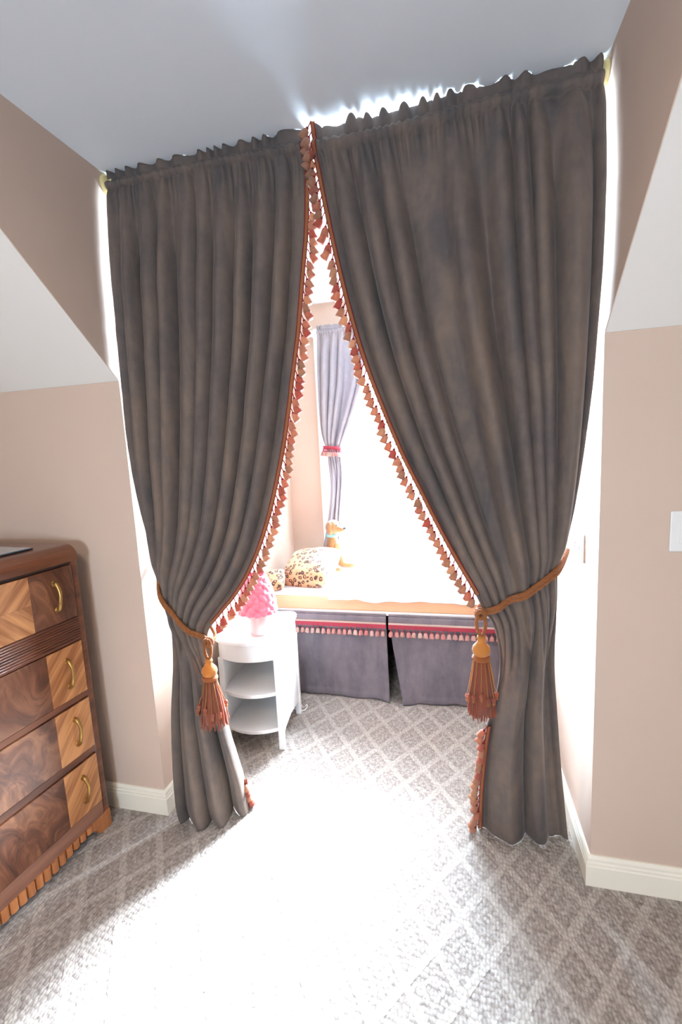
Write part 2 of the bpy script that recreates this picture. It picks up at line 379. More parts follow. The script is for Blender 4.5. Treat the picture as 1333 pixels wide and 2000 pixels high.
# ------------------------------------------------------------------ curtains
def catmull(pts, n):
    pts = [Vector(p) for p in pts]
    dense = []
    for i in range(len(pts)-1):
        p0, p1, p2, p3 = pts[max(i-1, 0)], pts[i], pts[i+1], pts[min(i+2, len(pts)-1)]
        for k in range(20):
            t = k/20; dense.append(0.5*((2*p1)+(p2-p0)*t+(2*p0-5*p1+4*p2-p3)*t*t+(3*p1-p0-3*p2+p3)*t**3))
    dense.append(pts[-1])
    L = [0]
    for a, b in zip(dense, dense[1:]): L.append(L[-1]+(b-a).length)
    out = []; j = 0
    for i in range(n):
        d = L[-1]*i/(n-1)
        while j < len(L)-2 and L[j+1] < d: j += 1
        f = (d-L[j])/max(L[j+1]-L[j], 1e-9); out.append(dense[j].lerp(dense[j+1], min(1, max(0, f))))
    return out
def warp(seed, k=5, a=0.5):
    r = random.Random(seed); ph = [(r.uniform(0, 2*PI), r.uniform(-a, a)) for _ in range(k)]
    raw = lambda u: u+sum(am*math.sin(2*PI*(i+1)*u+p)/(2*PI*(i+1)*1.15) for i, (p, am) in enumerate(ph))
    z0, z1 = raw(0), raw(1)
    return lambda u: (raw(u)-z0)/(z1-z0)
def ridge(th):       # broad rounded ridges, tight valleys
    return .95*math.cos(th)+.16*math.cos(2*th)+.12*(2*math.sqrt(math.cos(th/2)**2+0.02)-1.1)
class Curtain:
    def __init__(s, OU, IU, OD, ID, seed, N, M_, head, NU=220, NV=130, ND=80, k=1.0, dn=((0, .010), (.15, .022), (.5, .034), (1, .042)), sag=None, up=None, bulge=.045, zmin=.003, Q=None):
        s.N, s.M_, s.k = N, M_, k; s.w1, s.w2, s.w3 = warp(seed, 5, .55), warp(seed+1, 4, .5), warp(seed+2, 5, .3)
        s.up = up or ((0, .006), (.06, .014), (.25, .028), (.7, .036), (.92, .030), (1, .014)); s.dn = dn; s.bulge = bulge
        o = catmull(OU, NV); i = catmull(IU, NV); s.rows = []
        top_o, top_i = o[0], i[0]
        zp = head['bottom']; zr = head['top']; zt = head['ruffle']; s.head = head
        nh = 18
        for j in range(nh):          # header: ruffle and rod pocket
            z = zt+(zp-zt)*j/nh
            s.rows.append(('h', (z-zp)/(zr-zp), Vector((top_o.x, top_o.y, z)), Vector((top_i.x, top_i.y, z))))
        for j in range(NV): s.rows.append(('u', j/(NV-1), o[j], i[j]))
        o2 = catmull(OD, ND); i2 = catmull(ID, ND)
        for j in range(1, ND): s.rows.append(('d', j/(ND-1), o2[j], i2[j]))
        s.NU = NU; s.zmin = zmin; s.tie = nh+NV-1; s.nh = nh; s.seed = seed
        s.sag = sag or (lambda x: 0.0)
        s.P = [[s.point(r, u/(NU-1)) for u in range(NU)] for r in s.rows]
    def normal(s, O, I):
        h = (I-O); h.z = 0; h.normalize(); n = Vector((h.y, -h.x, 0))
        return h, (n if n.y < 0 else -n)
    def point(s, row, u):
        kind, T, O, I = row; h, n = s.normal(O.copy(), I.copy()); b = O.lerp(I, u)
        f1 = ridge(2*PI*s.N*s.w1(u)+.4); f2 = ridge(2*PI*s.M_*s.w2(u)+1.1)
        NF = s.N*3.4; g = math.sin(2*PI*NF*s.w3(u))
        var = 0.95+0.75*noise.noise(Vector((u*9, s.seed*3.1, 0)))
        edge = 0.35+0.65*sstep(0, .05, u)*sstep(0, .07, 1-u)
        lat = 0
        if kind == 'h':
            k = T       # 0 at the lower stitch, 1 at the upper stitch, more in the ruffle
            if k <= 1:
                d = .004*s.k+.017*s.k*math.sin(PI*k)+.0045*s.k*g*(1-.4*math.sin(PI*k))
            else:
                q = min(1, (k-1)/max(1e-6, (s.head['ruffle']-s.head['top'])/(s.head['top']-s.head['bottom'])))
                gg = math.sin(2*PI*NF*.42*s.w3(u)+2.3*math.sin(11*u)+1.5*math.sin(23*u)); d = .004*s.k+(.004+.010*q)*s.k*gg
                b.z += q*s.k*(.012*noise.noise(Vector((u*NF*.45, s.seed, 2)))+.015*(math.sqrt(abs(gg)+.01)-.6)+.004)
        else:
            if kind == 'u':
                A = lerpk(s.up, T)*s.k; fine = .005*s.k*(1-sstep(0, .10, T)); m = 0; B = s.bulge*sstep(.72, 1, T)
                d = A*edge*var*f1+fine*g+.006*s.k*(1-sstep(0, .04, T))+B*(1-(2*u-1)**2)
                ph = 2*PI*s.N*s.w1(u)+.4; lat = A*.45*math.sin(ph)*edge
            else:
                A = lerpk(s.dn, T)*s.k; m = sstep(.02, .35, T); B = s.bulge*(1-.6*sstep(0, .5, T))
                d = A*edge*var*((1-m)*f1+m*f2)+B*(1-(2*u-1)**2)
                lat = A*.35*edge*((1-m)*math.sin(2*PI*s.N*s.w1(u)+.4)+m*math.sin(2*PI*s.M_*s.w2(u)+1.1))
            q = Vector((b.x*7, b.z*3.5, s.seed)); d += .007*s.k*noise.noise(q)+.0025*s.k*noise.noise(Vector((b.x*22, b.z*14, s.seed+5)))
        p = b+n*d+h*lat
        if kind != 'd':
            p.z -= s.sag(p.x)*(1 if kind == 'h' else 1-sstep(0, .15, T))
        if kind == 'd': p.z = max(p.z, s.zmin)
        p.x = max(min(p.x, .786), -.786)
        return p
    def panel(s, parent, mat, name='panel'):
        ob = MB().grid(s.P).build(name, mat, parent, True)
        so = ob.modifiers.new('thickness', 'SOLIDIFY'); so.thickness = .003; so.offset = 0; return ob
    def edge(s, j): return s.P[j][-1], s.P[j][-8]
def resample_path(pts, step):
    L = 0; out = [(pts[0], 0)]; acc = 0
    for i in range(len(pts)-1):
        seg = (pts[i+1]-pts[i]).length; d = step-acc
        while d <= seg: out.append((pts[i].lerp(pts[i+1], d/seg), i)); d += step
        acc = (acc+seg) % step
    return out

def small_tassel(k=1.0, mats=('fringe_red', 'fringe'), seed=0):
    r = random.Random(seed); mb = MB(); mb.cur = 0
    mb.tube([(0, 0, .003), (.0012, 0, -.006*k), (0, 0, -.015*k)], .0016*k, 5)
    mb.ball((0, 0, -.017*k), .0048*k, 7, 4)
    mb.cur = 1
    prof = [(.0036, -.018), (.0080, -.021), (.0098, -.028), (.0108, -.036), (.0120, -.0425)]
    n = 10; rows = []
    jit = [r.uniform(.82, 1.18) for _ in range(n)]; jz = [r.uniform(-.0025, .0025) for _ in range(n)]
    for i, (rr, z) in enumerate(prof):
        f = i/(len(prof)-1); rows.append([(rr*k*(1+(jit[a]-1)*f)*math.cos(2*PI*a/n), rr*k*(1+(jit[a]-1)*f)*math.sin(2*PI*a/n), (z+jz[a]*f)*k) for a in range(n)])
    mb.grid(rows, True); o = len(mb.v); mb.v.append((0, 0, -.043*k)); b = o-n
    for a in range(n): mb.face((b+a, b+(a+1) % n, o))
    return mb.mesh('tassel', [M[mats[0]], M[mats[1]]], True)
TASSELS = [small_tassel(1.15, seed=i) for i in range(4)]
def hang(me, parent, loc, down, name='tassel', spin=None):
    o = bpy.data.objects.new(name, me); COL.objects.link(o); o.parent = parent; o.location = loc
    q = (-Vector(down).normalized()).to_track_quat('Z', 'Y'); sp = random.uniform(0, 6.28) if spin is None else spin
    o.rotation_euler = (q @ Matrix.Rotation(sp, 3, 'Z').to_quaternion()).to_euler(); return o

def strip(pts_a, pts_b, nrm, th):
    """flat ribbon between two rails with thickness"""
    rows = []
    for a, b in zip(pts_a, pts_b): rows.append([a, a+nrm*th, b+nrm*th, b])
    mb = MB(); mb.grid(rows, True); mb.face((0, 1, 2, 3)); n = len(rows); mb.face([4*(n-1)+i for i in range(4)]); return mb

LO_up = [(-.778, .044, 2.380), (-.778, .028, 2.331), (-.778, .009, 2.157), (-.778, .004, 1.952), (-.778, .002, 1.73), (-.778, .0, 1.519), (-.778, .015, 1.329), (-.775, .045, 1.166), (-.75, .05, 1.034), (-.738, .05, .982)]
LI_up = [(-.054, .046, 2.380), (-.049, .046, 2.325), (-.060, .045, 2.146), (-.081, .043, 1.994), (-.106, .042, 1.836), (-.135, .04, 1.69), (-.173, .038, 1.505), (-.219, .036, 1.33), (-.275, .034, 1.166), (-.339, .033, 1.033), (-.408, .032, .935), (-.465, .031, .874), (-.531, .03, .801), (-.549, .03, .763)]
LO_dn = [(-.738, .05, .982), (-.722, .045, .889), (-.702, .03, .803), (-.702, .01, .644), (-.720, -.01, .439), (-.728, -.025, .232), (-.722, -.04, .06), (-.705, -.045, .001)]
LI_dn = [(-.549, .03, .763), (-.544, .042, .66), (-.53, .053, .528), (-.517, .065, .369), (-.5, .077, .251), (-.482, .088, .13), (-.475, .1, .001)]
RO_up = [(.778, .034, 2.368), (.778, .0, 2.31), (.778, -.018, 2.176), (.778, -.020, 2.077), (.778, -.010, 1.903), (.778, .02, 1.752), (.775, .05, 1.588), (.758, .058, 1.408), (.736, .06, 1.238), (.715, .065, 1.117), (.694, .07, 1.051)]
RI_up = [(-.026, .036, 2.368), (-.015, .036, 2.301), (.004, .038, 2.18), (.03, .04, 2.041), (.064, .042, 1.882), (.102, .044, 1.736), (.152, .046, 1.586), (.213, .048, 1.426), (.268, .05, 1.306), (.331, .052, 1.169), (.387, .055, 1.06), (.435, .057, .973), (.467, .06, .899)]
RO_dn = [(.694, .07, 1.051), (.697, .095, .866), (.701, .115, .682), (.716, .13, .491), (.734, .145, .293), (.751, .153, .129), (.765, .16, .001)]
RI_dn = [(.467, .06, .899), (.505, .073, .825), (.519, .086, .692), (.501, .099, .552), (.476, .111, .445), (.462, .124, .315), (.451, .137, .18), (.445, .15, .001)]
sag = lambda x: .020*math.exp(-((x-.14)/.30)**2)
def fringe_set(c, root, out_sign, j0, j1, step=.025, braid=True):
    """woven braid, its red piping and the tassels along the inner edge of a curtain"""
    js = list(range(j0, j1, 2)); E = []; W = []
    for j in js:
        e, i = c.edge(j); e = e.copy(); d = (i-e); d.y = 0; d.normalize(); f = Vector((0, -.005, 0)); E.append(e+f); W.append(e+d*.0115+f+Vector((0, -.002, 0)))
    br = strip(E, W, Vector((0, -1, 0)), .002).build('braid', M['braid_gold'], root, False)
    for rail in (E, W): MB().tube([p+Vector((0, -.001, 0)) for p in rail], .0020, 5).build('piping', M['fringe_red'], br, True)
    for p, i in resample_path(E, step):
        t = (E[min(i+3, len(E)-1)]-E[max(i-3, 0)]).normalized(); perp = Vector((t.z, 0, -t.x)); perp = perp if perp.x*out_sign > 0 else -perp
        dn = perp*(.42+random.uniform(-.25, .30))+Vector((0, 0, -1))*(.80+random.uniform(-.1, .25))+Vector((0, random.uniform(-.25, .12), 0))
        hang(random.choice(TASSELS), root, p+perp*.001, dn)

cL = Curtain(LO_up, LI_up, LO_dn, LI_dn, 11, 10, 3.1, dict(bottom=2.380, top=2.412, ruffle=2.450), sag=sag, dn=((0, .014), (.15, .026), (.5, .042), (1, .052)))
cR = Curtain(RO_up, RI_up, RO_dn, RI_dn, 23, 9, 2.6, dict(bottom=2.368, top=2.408, ruffle=2.440), sag=sag, dn=((0, .014), (.15, .022), (.5, .026), (1, .024)))
for c in (cL, cR):
    for r in c.P:
        for p in r: p.z = min(p.z, 2.4385)
rootL = tag(empty('velvet_curtain', (-.6, .03, 0)), 'grey velvet drape on the left of the opening, tied back beside the wooden dresser', 'curtain', 'velvet drapes across the dormer opening')
rootR = tag(empty('velvet_curtain', (.6, .10, 0)), 'grey velvet drape on the right of the opening, tied back beside the light switch', 'curtain', 'velvet drapes across the dormer opening')
def reparent_children(root):
    for ch in root.children: ch.matrix_parent_inverse = Matrix.Translation(-Vector(root.location))
cL.panel(rootL, M['velvet']); cR.panel(rootR, M['velvet'])
fringe_set(cL, rootL, 1, 6, cL.tie-4); fringe_set(cR, rootR, -1, 0, cR.tie-4)
fringe_set(cR, rootR, -1, cR.tie+40, len(cR.rows)-1)
fringe_set(cL, rootL, 1, len(cL.rows)-14, len(cL.rows)-1)
reparent_children(rootL); reparent_children(rootR)

# curtain rod
rod = tag(empty('curtain_rod', (0, .05, 2.40)), 'thin curtain rod with cream end sockets at the dormer ceiling', 'curtain rod')
MB().tube([(x, 0, -.004-sag(x)) for x in [-.78+.04*i for i in range(40)]], .009, 10).build('pole', M['rod'], rod, True)
for sx in (-1, 1):
    xw = XL if sx < 0 else XR
    mb = MB(); rows = []
    for r, dx in ((.034, 0), (.034, .008), (.028, .013), (.019, .014), (.019, .030), (.013, .031)):
        rows.append([(xw-sx*dx, r*math.cos(2*PI*a/24), .004+r*math.sin(2*PI*a/24)) for a in range(24)])
    mb.grid(rows, True); mb.build('socket', M['cream'], rod, True)

# tiebacks
def rope_mesh(path, r=.0038, strands=3, pitch=.022, tw=.0037):
    pts = catmull(path, max(40, int(sum((Vector(b)-Vector(a)).length for a, b in zip(path, path[1:]))/.0035)))
    mb = MB(); ref = Vector((0, 0, 1)); fr = []
    for i, p in enumerate(pts):
        t = (pts[min(i+1, len(pts)-1)]-pts[max(i-1, 0)]).normalized(); a = ref-t*ref.dot(t); a.normalize(); ref = a; fr.append((p, a, t.cross(a)))
    L = [0]
    for a, b in zip(pts, pts[1:]): L.append(L[-1]+(b-a).length)
    for k in range(strands):
        mb.tube([p+(a*math.cos(2*PI*(l/pitch)+2*PI*k/strands)+b*math.sin(2*PI*(l/pitch)+2*PI*k/strands))*tw for (p, a, b), l in zip(fr, L)], r, 6)
    return mb
def tieback(c, hook, label, knot_shift, drop, seed, spread=1.0):
    rnd = random.Random(seed)
    root = empty('tieback', (0, 0, 0))
    row = c.rows[c.tie]; O, I = row[2], row[3]; h, n = c.normal(O.copy(), I.copy())
    def front(u, off):
        best = None
        for j in (c.tie-1, c.tie, c.tie+1):
            for du in (-.05, -.025, 0, .025, .05):
                k = min(1, max(0, u+du)); q = c.P[j][int(k*(c.NU-1))]; v = (q-O).dot(n)
                best = v if best is None else max(best, v)
        return O.lerp(I, u)+n*(best+off)
    hookv = Vector(hook)
    for off, dz in ((.014, .007), (.014, -.008)):
        path = [hookv+Vector((0, 0, dz*.4))]+[front(u, off)+Vector((0, 0, dz*(1-.3*u))) for u in (.02, .18, .34, .5, .66, .82, .95)]
        kn = front(1, .012)+Vector(knot_shift); path.append(kn+Vector((0, 0, dz*.4)))
        rope_mesh(path).build('rope', M['rope'], root, True)
    back = [hookv+Vector((0, .006, 0)), O-n*.035, O.lerp(I, .5)-n*.055, I-n*.035+h*.008, kn]
    rope_mesh(back).build('rope', M['rope'], root, True)
    # knot: a couple of wrapped turns
    kp = []
    for i in range(40):
        a = i/39*4.4*PI; kp.append(kn+h*(.013*math.cos(a))+Vector((0, 0, .013*math.sin(a)))+n*(.010+.008*math.sin(a*.5+1)))
    rope_mesh(kp, .0045, 3, .02, .004).build('knot', M['rope'], root, True)
    cap = kn+n*.016+Vector((0, 0, -drop[0]))
    for sx in (-1, 1):
        rope_mesh([kn+h*sx*.012+n*.012, kn+h*sx*.014+n*.015+Vector((0, 0, -drop[0]*.45)), cap+Vector((0, 0, .012))+h*sx*.003], .0032, 3, .016, .003).build('cord', M['rope'], root, True)
    # wrapped head, collar ring
    cz = cap
    MB().lathe([(.004, .016), (.013, .014), (.015, .006), (.011, -.002), (.017, -.010), (.027, -.022), (.030, -.034), (.026, -.046), (.020, -.052)], 20, cz).build('tassel_head', M['rope_gold'], root, True)
    ring = MB(); ring.lathe([(.020, -.050), (.027, -.053), (.030, -.060), (.027, -.067), (.020, -.070)], 20, cz); ring.build('collar', M['rope'], root, True)
    top = cz.z-.068; length = drop[1]; mb = MB()
    for i in range(230):
        a = rnd.uniform(0, 2*PI); q = math.sqrt(rnd.uniform(.15, 1)); r0 = .022*q; r1 = (.036+.010*rnd.random())*q*spread; le = length*(1+rnd.uniform(-.10, .03))
        ph = rnd.uniform(0, 6); pts = []
        for k in range(6):
            f = k/5; rr = r0+(r1-r0)*(f**.7 if f else 0); aa = a+.10*math.sin(ph+f*4)
            pts.append((cz.x+rr*math.cos(aa), cz.y+rr*math.sin(aa)*.85, top-le*f))
        mb.tube(pts, .0019, 4, False)
    mb.lathe([(.020, 0), (.026, -length*.2), (.031*spread, -length*.6), (.031*spread, -length*.9)], 16, (cz.x, cz.y, top))
    tag(mb.build('tassel_skirt', M['skirt_yarn'], root, True), kind='stuff')
    for i in range(7):                     # gold bullion loops ending in little wrapped beads
        a = -PI/2+(i-3)*.5+rnd.uniform(-.1, .1); le = length*rnd.uniform(.42, .66); r1 = .042*spread
        p0 = (cz.x+.025*math.cos(a), cz.y+.025*math.sin(a), top); p1 = (cz.x+.035*math.cos(a), cz.y+.035*math.sin(a)*.95, top-le*.5); p2 = (cz.x+r1*math.cos(a), cz.y+r1*math.sin(a)*.95, top-le)
        o = MB().tube([p0, p1, p2], .0018, 5).build('bullion_cord', M['rope_gold'], root, True)
        MB().ball((p2[0], p2[1], p2[2]-.005), (.0075, .0075, .009), 10, 7).build('bead', M['skirt_yarn'], o, True)
        MB().ball((p2[0], p2[1], p2[2]-.018), (.006, .006, .007), 8, 6).build('bead', M['rope'], o, True)
    tag(root, label, 'tieback', 'rope tiebacks with tassels')
    return root
tieback(cL, (-.775, .075, 1.035), 'gold rope tieback with rust tassel on the left drape beside the dresser', (.03, -.012, -.005), (.075, .180), 3, 1.35)
tieback(cR, (.752, .20, 1.068), 'gold rope tieback with rust tassel on the right drape in front of the bed skirt', (-.012, -.012, -.002), (.085, .195), 5, 1.1)
for sx, y, z, lab in ((-1, .10, 1.035, 'small white tieback hook on the left dormer wall'), (1, .24, 1.068, 'small white tieback hook on the right dormer wall')):
    xw = XL if sx < 0 else XR; hk = tag(empty('tieback_hook', (xw, y, z)), lab, 'hook', 'tieback hooks')
    mb = MB(); mb.grid([[(-sx*d, r*math.cos(2*PI*a/14), r*math.sin(2*PI*a/14)) for a in range(14)] for r, d in ((.016, 0), (.016, .004), (.006, .006))], True); mb.build('backplate', M['white_wood'], hk, True)
    MB().tube([(-sx*.004, 0, 0), (-sx*.030, -.004, -.004), (-sx*.042, -.010, .004), (-sx*.044, -.012, .018)], .004, 8).build('prong', M['white_wood'], hk, True)

# ------------------------------------------------------------------ switch plates
sp = tag(empty('light_switch', (1.012, -.0005, 1.1715)), 'white light switch plate on the pink wall at the right edge', 'switch')
box('plate', (-.041, .041, -.006, 0, -.0585, .0585), M['plastic'], sp, .003); box('rocker', (-.017, .017, -.010, -.005, -.034, .034), M['plastic'], sp, .002)
jp = tag(empty('wall_switch', (XR-.0005, .205, 1.085)), 'white double switch plate on the bright dormer side wall', 'switch')
box('plate', (-.009, 0, -.058, .058, -.048, .048), M['plastic'], jp, .003)
for dy in (-.024, .024): box('toggle', (-.018, -.008, dy-.005, dy+.005, -.012, .012), M['plastic'], jp, .002)

# ------------------------------------------------------------------ dresser (local: x to the far end, y into the body)
K = .075
dr = empty('dresser', (-.985, -.09, 0), math.atan2(1, K)); tag(dr, 'antique walnut and zebrawood chest of drawers with brass pulls in the left corner', 'dresser')
W, D, TOP = .94, .47, 1.150
def dbox(name, s0, s1, y0, y1, z0, z1, mat, parent=None, bevel=.002): return MB().box(-s1, -s0, y0, y1, z0, z1).build(name, mat, parent or dr, False, bevel)
dbox('carcass', .004, W-.004, .012, D, .05, TOP-.055, M['frame_wood'])
for s0 in (0, W-.033): 
    mb = MB(); mb.prism([(-(s0+.033), .0), (-(s0+.033), .04), (-s0, .04), (-s0, .0)], 2, .0, TOP-.03); mb.build('stile', M['frame_wood'], dr, False, .010, 4)
# waterfall top: rounded along the front edge
pf = [(D, TOP-.045), (D, TOP)]+[(.045-.048*math.sin(a), TOP-.055+.055*math.cos(a)) for a in [i*PI/2/10 for i in range(11)]]+[(-.003, TOP-.060), (.012, TOP-.060), (.012, TOP-.045)]
MB().prism(pf, 0, -W-.004, .004).build('top', M['frame_wood'], dr, False, .006, 3)
dbox('shadow_gap_strip', .033, W-.033, -.002, .014, 1.085, 1.092, M['dark_void'], None, 0)  # dark strip standing in for shade in the gap above the top drawer
MB().box(0, 0, 0, 0, 0, 0)
def pull(parent, s, z0, z1):
    mid = (z0+z1)/2; L = (z1-z0); pts = []; rad = []
    for i in range(13):
        f = i/12; z = z1-L*f; out = .022*math.sin(PI*min(1, max(0, f)))**.55
        pts.append((-s+.004*math.sin(PI*2*f)*.5, -.012-out, z)); rad.append(.0055+.002*abs(f-.5)*2)
    mb = MB(); mb.tube(pts, rad, 8); o = mb.build('handle', M['brass'], parent, True)
    for z in (z0+.004, z1-.004): MB().ball((-s, -.010, z), (.008, .004, .011), 10, 6).build('rosette', M['brass'], parent, True)
def drawer(z0, z1, kind):
    o = dbox('drawer', .036, W-.036, -.008, .013, z0+.003, z1-.003, M['burl'], None, .002)
    if kind == 'top':
        mid = (z0+z1)/2; c = W/2
        for a, b, m1, m2 in ((.203, c, 'zebra_up', 'zebra_down'), (c, W-.203, 'zebra_down', 'zebra_up')):
            dbox('veneer', a, b-.0004, -.0092, -.006, mid+.0004, z1-.004, M[m1], o, 0); dbox('veneer', a, b-.0004, -.0092, -.006, z0+.004, mid-.0004, M[m2], o, 0)
        ss = .115
    else:
        dbox('veneer', .0365, .178, -.0092, -.006, z0+.004, z1-.004, M['zebra_up'], o, 0); dbox('veneer', W-.178, W-.0365, -.0092, -.006, z0+.004, z1-.004, M['zebra_down'], o, 0)
        ss = .107
    m = (z0+z1)/2
    for s in (ss, W-ss): pull(o, s, m-.052, m+.052)
drawer(.885, 1.085, 'top'); drawer(.594, .797, 'low'); drawer(.368, .571, 'low'); drawer(.133, .340, 'low')
rr = dbox('reeded_rail', .034, W-.034, -.004, .013, .797, .885, M['reed_wood'], None, 0)
for i in range(9):
    z = .802+i*.0093; MB().tube([(-.034, -.004, z+.0035), (-W+.034, -.004, z+.0035)], .0042, 8).build('reed', M['reed_wood'], rr, True)
for z0, z1 in ((.571, .594), (.340, .368)): dbox('divider', .034, W-.034, -.003, .013, z0, z1, M['frame_wood'])
dbox('base_rail', .034, W-.034, -.006, .013, .074, .133, M['rail_wood'])
nfl = 26; fw = (W-.18)/nfl
def flute(s0, s1, zb):
    sm = (s0+s1)/2; hw = (s1-s0)/2-.0012; pts = [(-sm+hw*math.cos(a), -.002-.010*math.sin(a)) for a in [i*PI/6 for i in range(7)]]
    return MB().prism([(-sm+hw, .014)]+pts+[(-sm-hw, .014)], 2, zb, .0735)
for i in range(nfl):
    s0 = .09+i*fw; f = abs((i+.5)/nfl-.5)*2; zb = .030+.018*math.cos(PI*min(1, f)*1.0)**2*(1 if f > .5 else .2)
    flute(s0, s0+fw, zb).build('flute', M['flute_wood'], dr)
for sgn, s in ((1, 0), (-1, W)):
    P = lambda a, z: (-(s+sgn*a), z)
    MB().prism([P(.002, 0), P(.050, 0), P(.064, .012), P(.072, .030), P(.090, .040), P(.090, .0735), P(.002, .0735)], 1, -.004, .05).build('bracket_foot', M['flute_wood'], dr, False, .002)
    MB().prism([P(.002, 0), P(.050, 0), P(.050, .0735), P(.002, .0735)], 1, D-.05, D).build('back_foot', M['frame_wood'], dr, False, .002)
# sheet of glass lying on the dresser
gl = empty('glass_tray', (-1.0733, -.184, TOP), math.atan2(1, K)); tag(gl, 'grey glass tray with a dark edge lying on the dresser top', 'tray')
MB().box(-.60, 0, 0, .30, .0005, .006).build('rim', M['dark_edge'], gl, False, .002); MB().box(-.594, -.006, .006, .294, .006, .0085).build('sheet', M['glass_sheet'], gl, False, .001)

# ------------------------------------------------------------------ side table with shelves
tb = empty('side_table', (-.615, .60, 0), math.radians(4)); tag(tb, 'white bow-fronted side table with open shelves under the pink lamp', 'side table')
def outline(x0, x1, yb, yf, bow, rc=.0, n=14):
    pts = [(x0, yb)]
    if rc: pts += [(x1-rc+rc*math.sin(a), yb-rc+rc*math.cos(a)) for a in [i*PI/2/6 for i in range(7)]]
    else: pts.append((x1, yb))
    for i in range(n+1):
        f = i/n; x = x1+(x0-x1)*f; pts.append((x, yf-bow*math.sin(PI*f)**.8))
    return pts
MB().prism(outline(-.158, .168, .20, -.165, .060, .05), 2, .560, .582).build('table_top', M['white_wood'], tb, False, .006, 3)
ap = outline(-.145, .150, .185, -.150, .050); MB().prism(ap, 2, .470, .5595).build('apron', M['white_wood'], tb, False, .003)
for nm, z in (('shelf', .285), ('shelf', .100)): MB().prism(outline(-.140, .145, .18, -.145, .050), 2, z, z+.018).build(nm, M['white_wood'], tb, False, .003)
for x0, x1 in ((-.150, -.138), (.141, .153)):
    MB().prism([(-.130, .06), (-.10, .085), (0, .10), (.13, .085), (.165, .06), (.165, .47), (-.130, .47)], 0, x0, x1).build('side_panel', M['white_wood'], tb, False, .002)
MB().box(-.138, .141, .168, .178, .118, .47).build('back_panel', M['white_wood'], tb, False, .001)
for x in (-.140, .143):
    for y in (-.140, .168):
        MB().prism([(x-.014, y-.014), (x+.014, y-.014), (x+.014, y+.014), (x-.014, y+.014)], 2, 0, .47).build('leg', M['white_wood'], tb, False, .004)

# lamp
lp = empty('table_lamp', (-.552, .497, .582)); tag(lp, 'small lamp with ruffled pink shade and pale pink base on white table', 'lamp')
MB().lathe([(.036, 0), (.043, .004), (.048, .03), (.049, .06), (.046, .105), (.030, .122), (.008, .126), (.008, .17)], 28).build('lamp_base', M['lamp_base'], lp, True)
rows = []; NR, NC = 56, 110; rr_ = random.Random(4)
cen = [(2*PI*(k+.5*(q % 2)+rr_.uniform(-.25, .25))/(15-q//2), (q+.5+rr_.uniform(-.2, .2))/9) for q in range(9) for k in range(15-q//2)]
for j in range(NR+1):
    f = j/NR; z = .110+.185*f; r = .084-.012*f-.034*f**2.2; row = []
    for a in range(NC):
        th = 2*PI*a/NC; dm = 9
        for ct, cf in cen:
            df = (f-cf)*.185
            if abs(df) > .02: continue
            dt = abs(th-ct) % (2*PI); dt = min(dt, 2*PI-dt)*r; dm = min(dm, math.hypot(dt, df))
        rr = r+.013*math.sqrt(max(0, 1-(dm/.0175)**2))+.002*noise.noise(Vector((th*9, z*120, 3))); row.append((rr*math.cos(th), rr*math.sin(th), z))
    rows.append(row)
sh = MB().grid(rows, True).build('lamp_shade', M['lamp_pink'], lp, True); so = sh.modifiers.new('thickness', 'SOLIDIFY'); so.thickness = .003
cordpts = [(-.02, .03, .004), (-.03, .28, .003), (-.02, .30, -.10), (.03, .31, -.40), (.07, .33, -.572), (.085, .36, -.577), (.098, .345, -.577), (.092, .30, -.577), (.05, .30, -.577), (-.08, .36, -.577)]
MB().tube(catmull(cordpts, 60), .0028, 6).build('power_cord', M['white_wood'], lp, True)

# ------------------------------------------------------------------ window seat, skirts, bedding
BY = 1.0
wsx0, wsx1 = XL+.018, XR-.018
ws = empty('daybed', (0, 1.35, 0)); tag(ws, 'built-in daybed with peach wooden front board under the white bedding', 'bench')
def sbox(name, d, mat, bevel=.003): x0, x1, y0, y1, z0, z1 = d; return MB().box(x0, x1, y0-1.35, y1-1.35, z0, z1).build(name, mat, ws, False, bevel)
sbox('front_board', (wsx0, wsx1, BY, BY+.03, .525, .600), M['peach_wood'], .006)
sbox('deck', (wsx0, wsx1, BY+.03, YW-.055, .535, .585), M['peach_wood'])
sbox('edge_highlight_strip', (wsx0, wsx1, BY+.002, BY+.028, .500, .525), M['white_wood'], .003)  # white strip standing in for the highlight along the board's lower edge
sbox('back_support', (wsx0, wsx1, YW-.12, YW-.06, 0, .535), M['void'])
for x in (wsx0, wsx1-.04): sbox('end_support', (x, x+.04, BY+.08, YW-.12, 0, .535), M['void'])
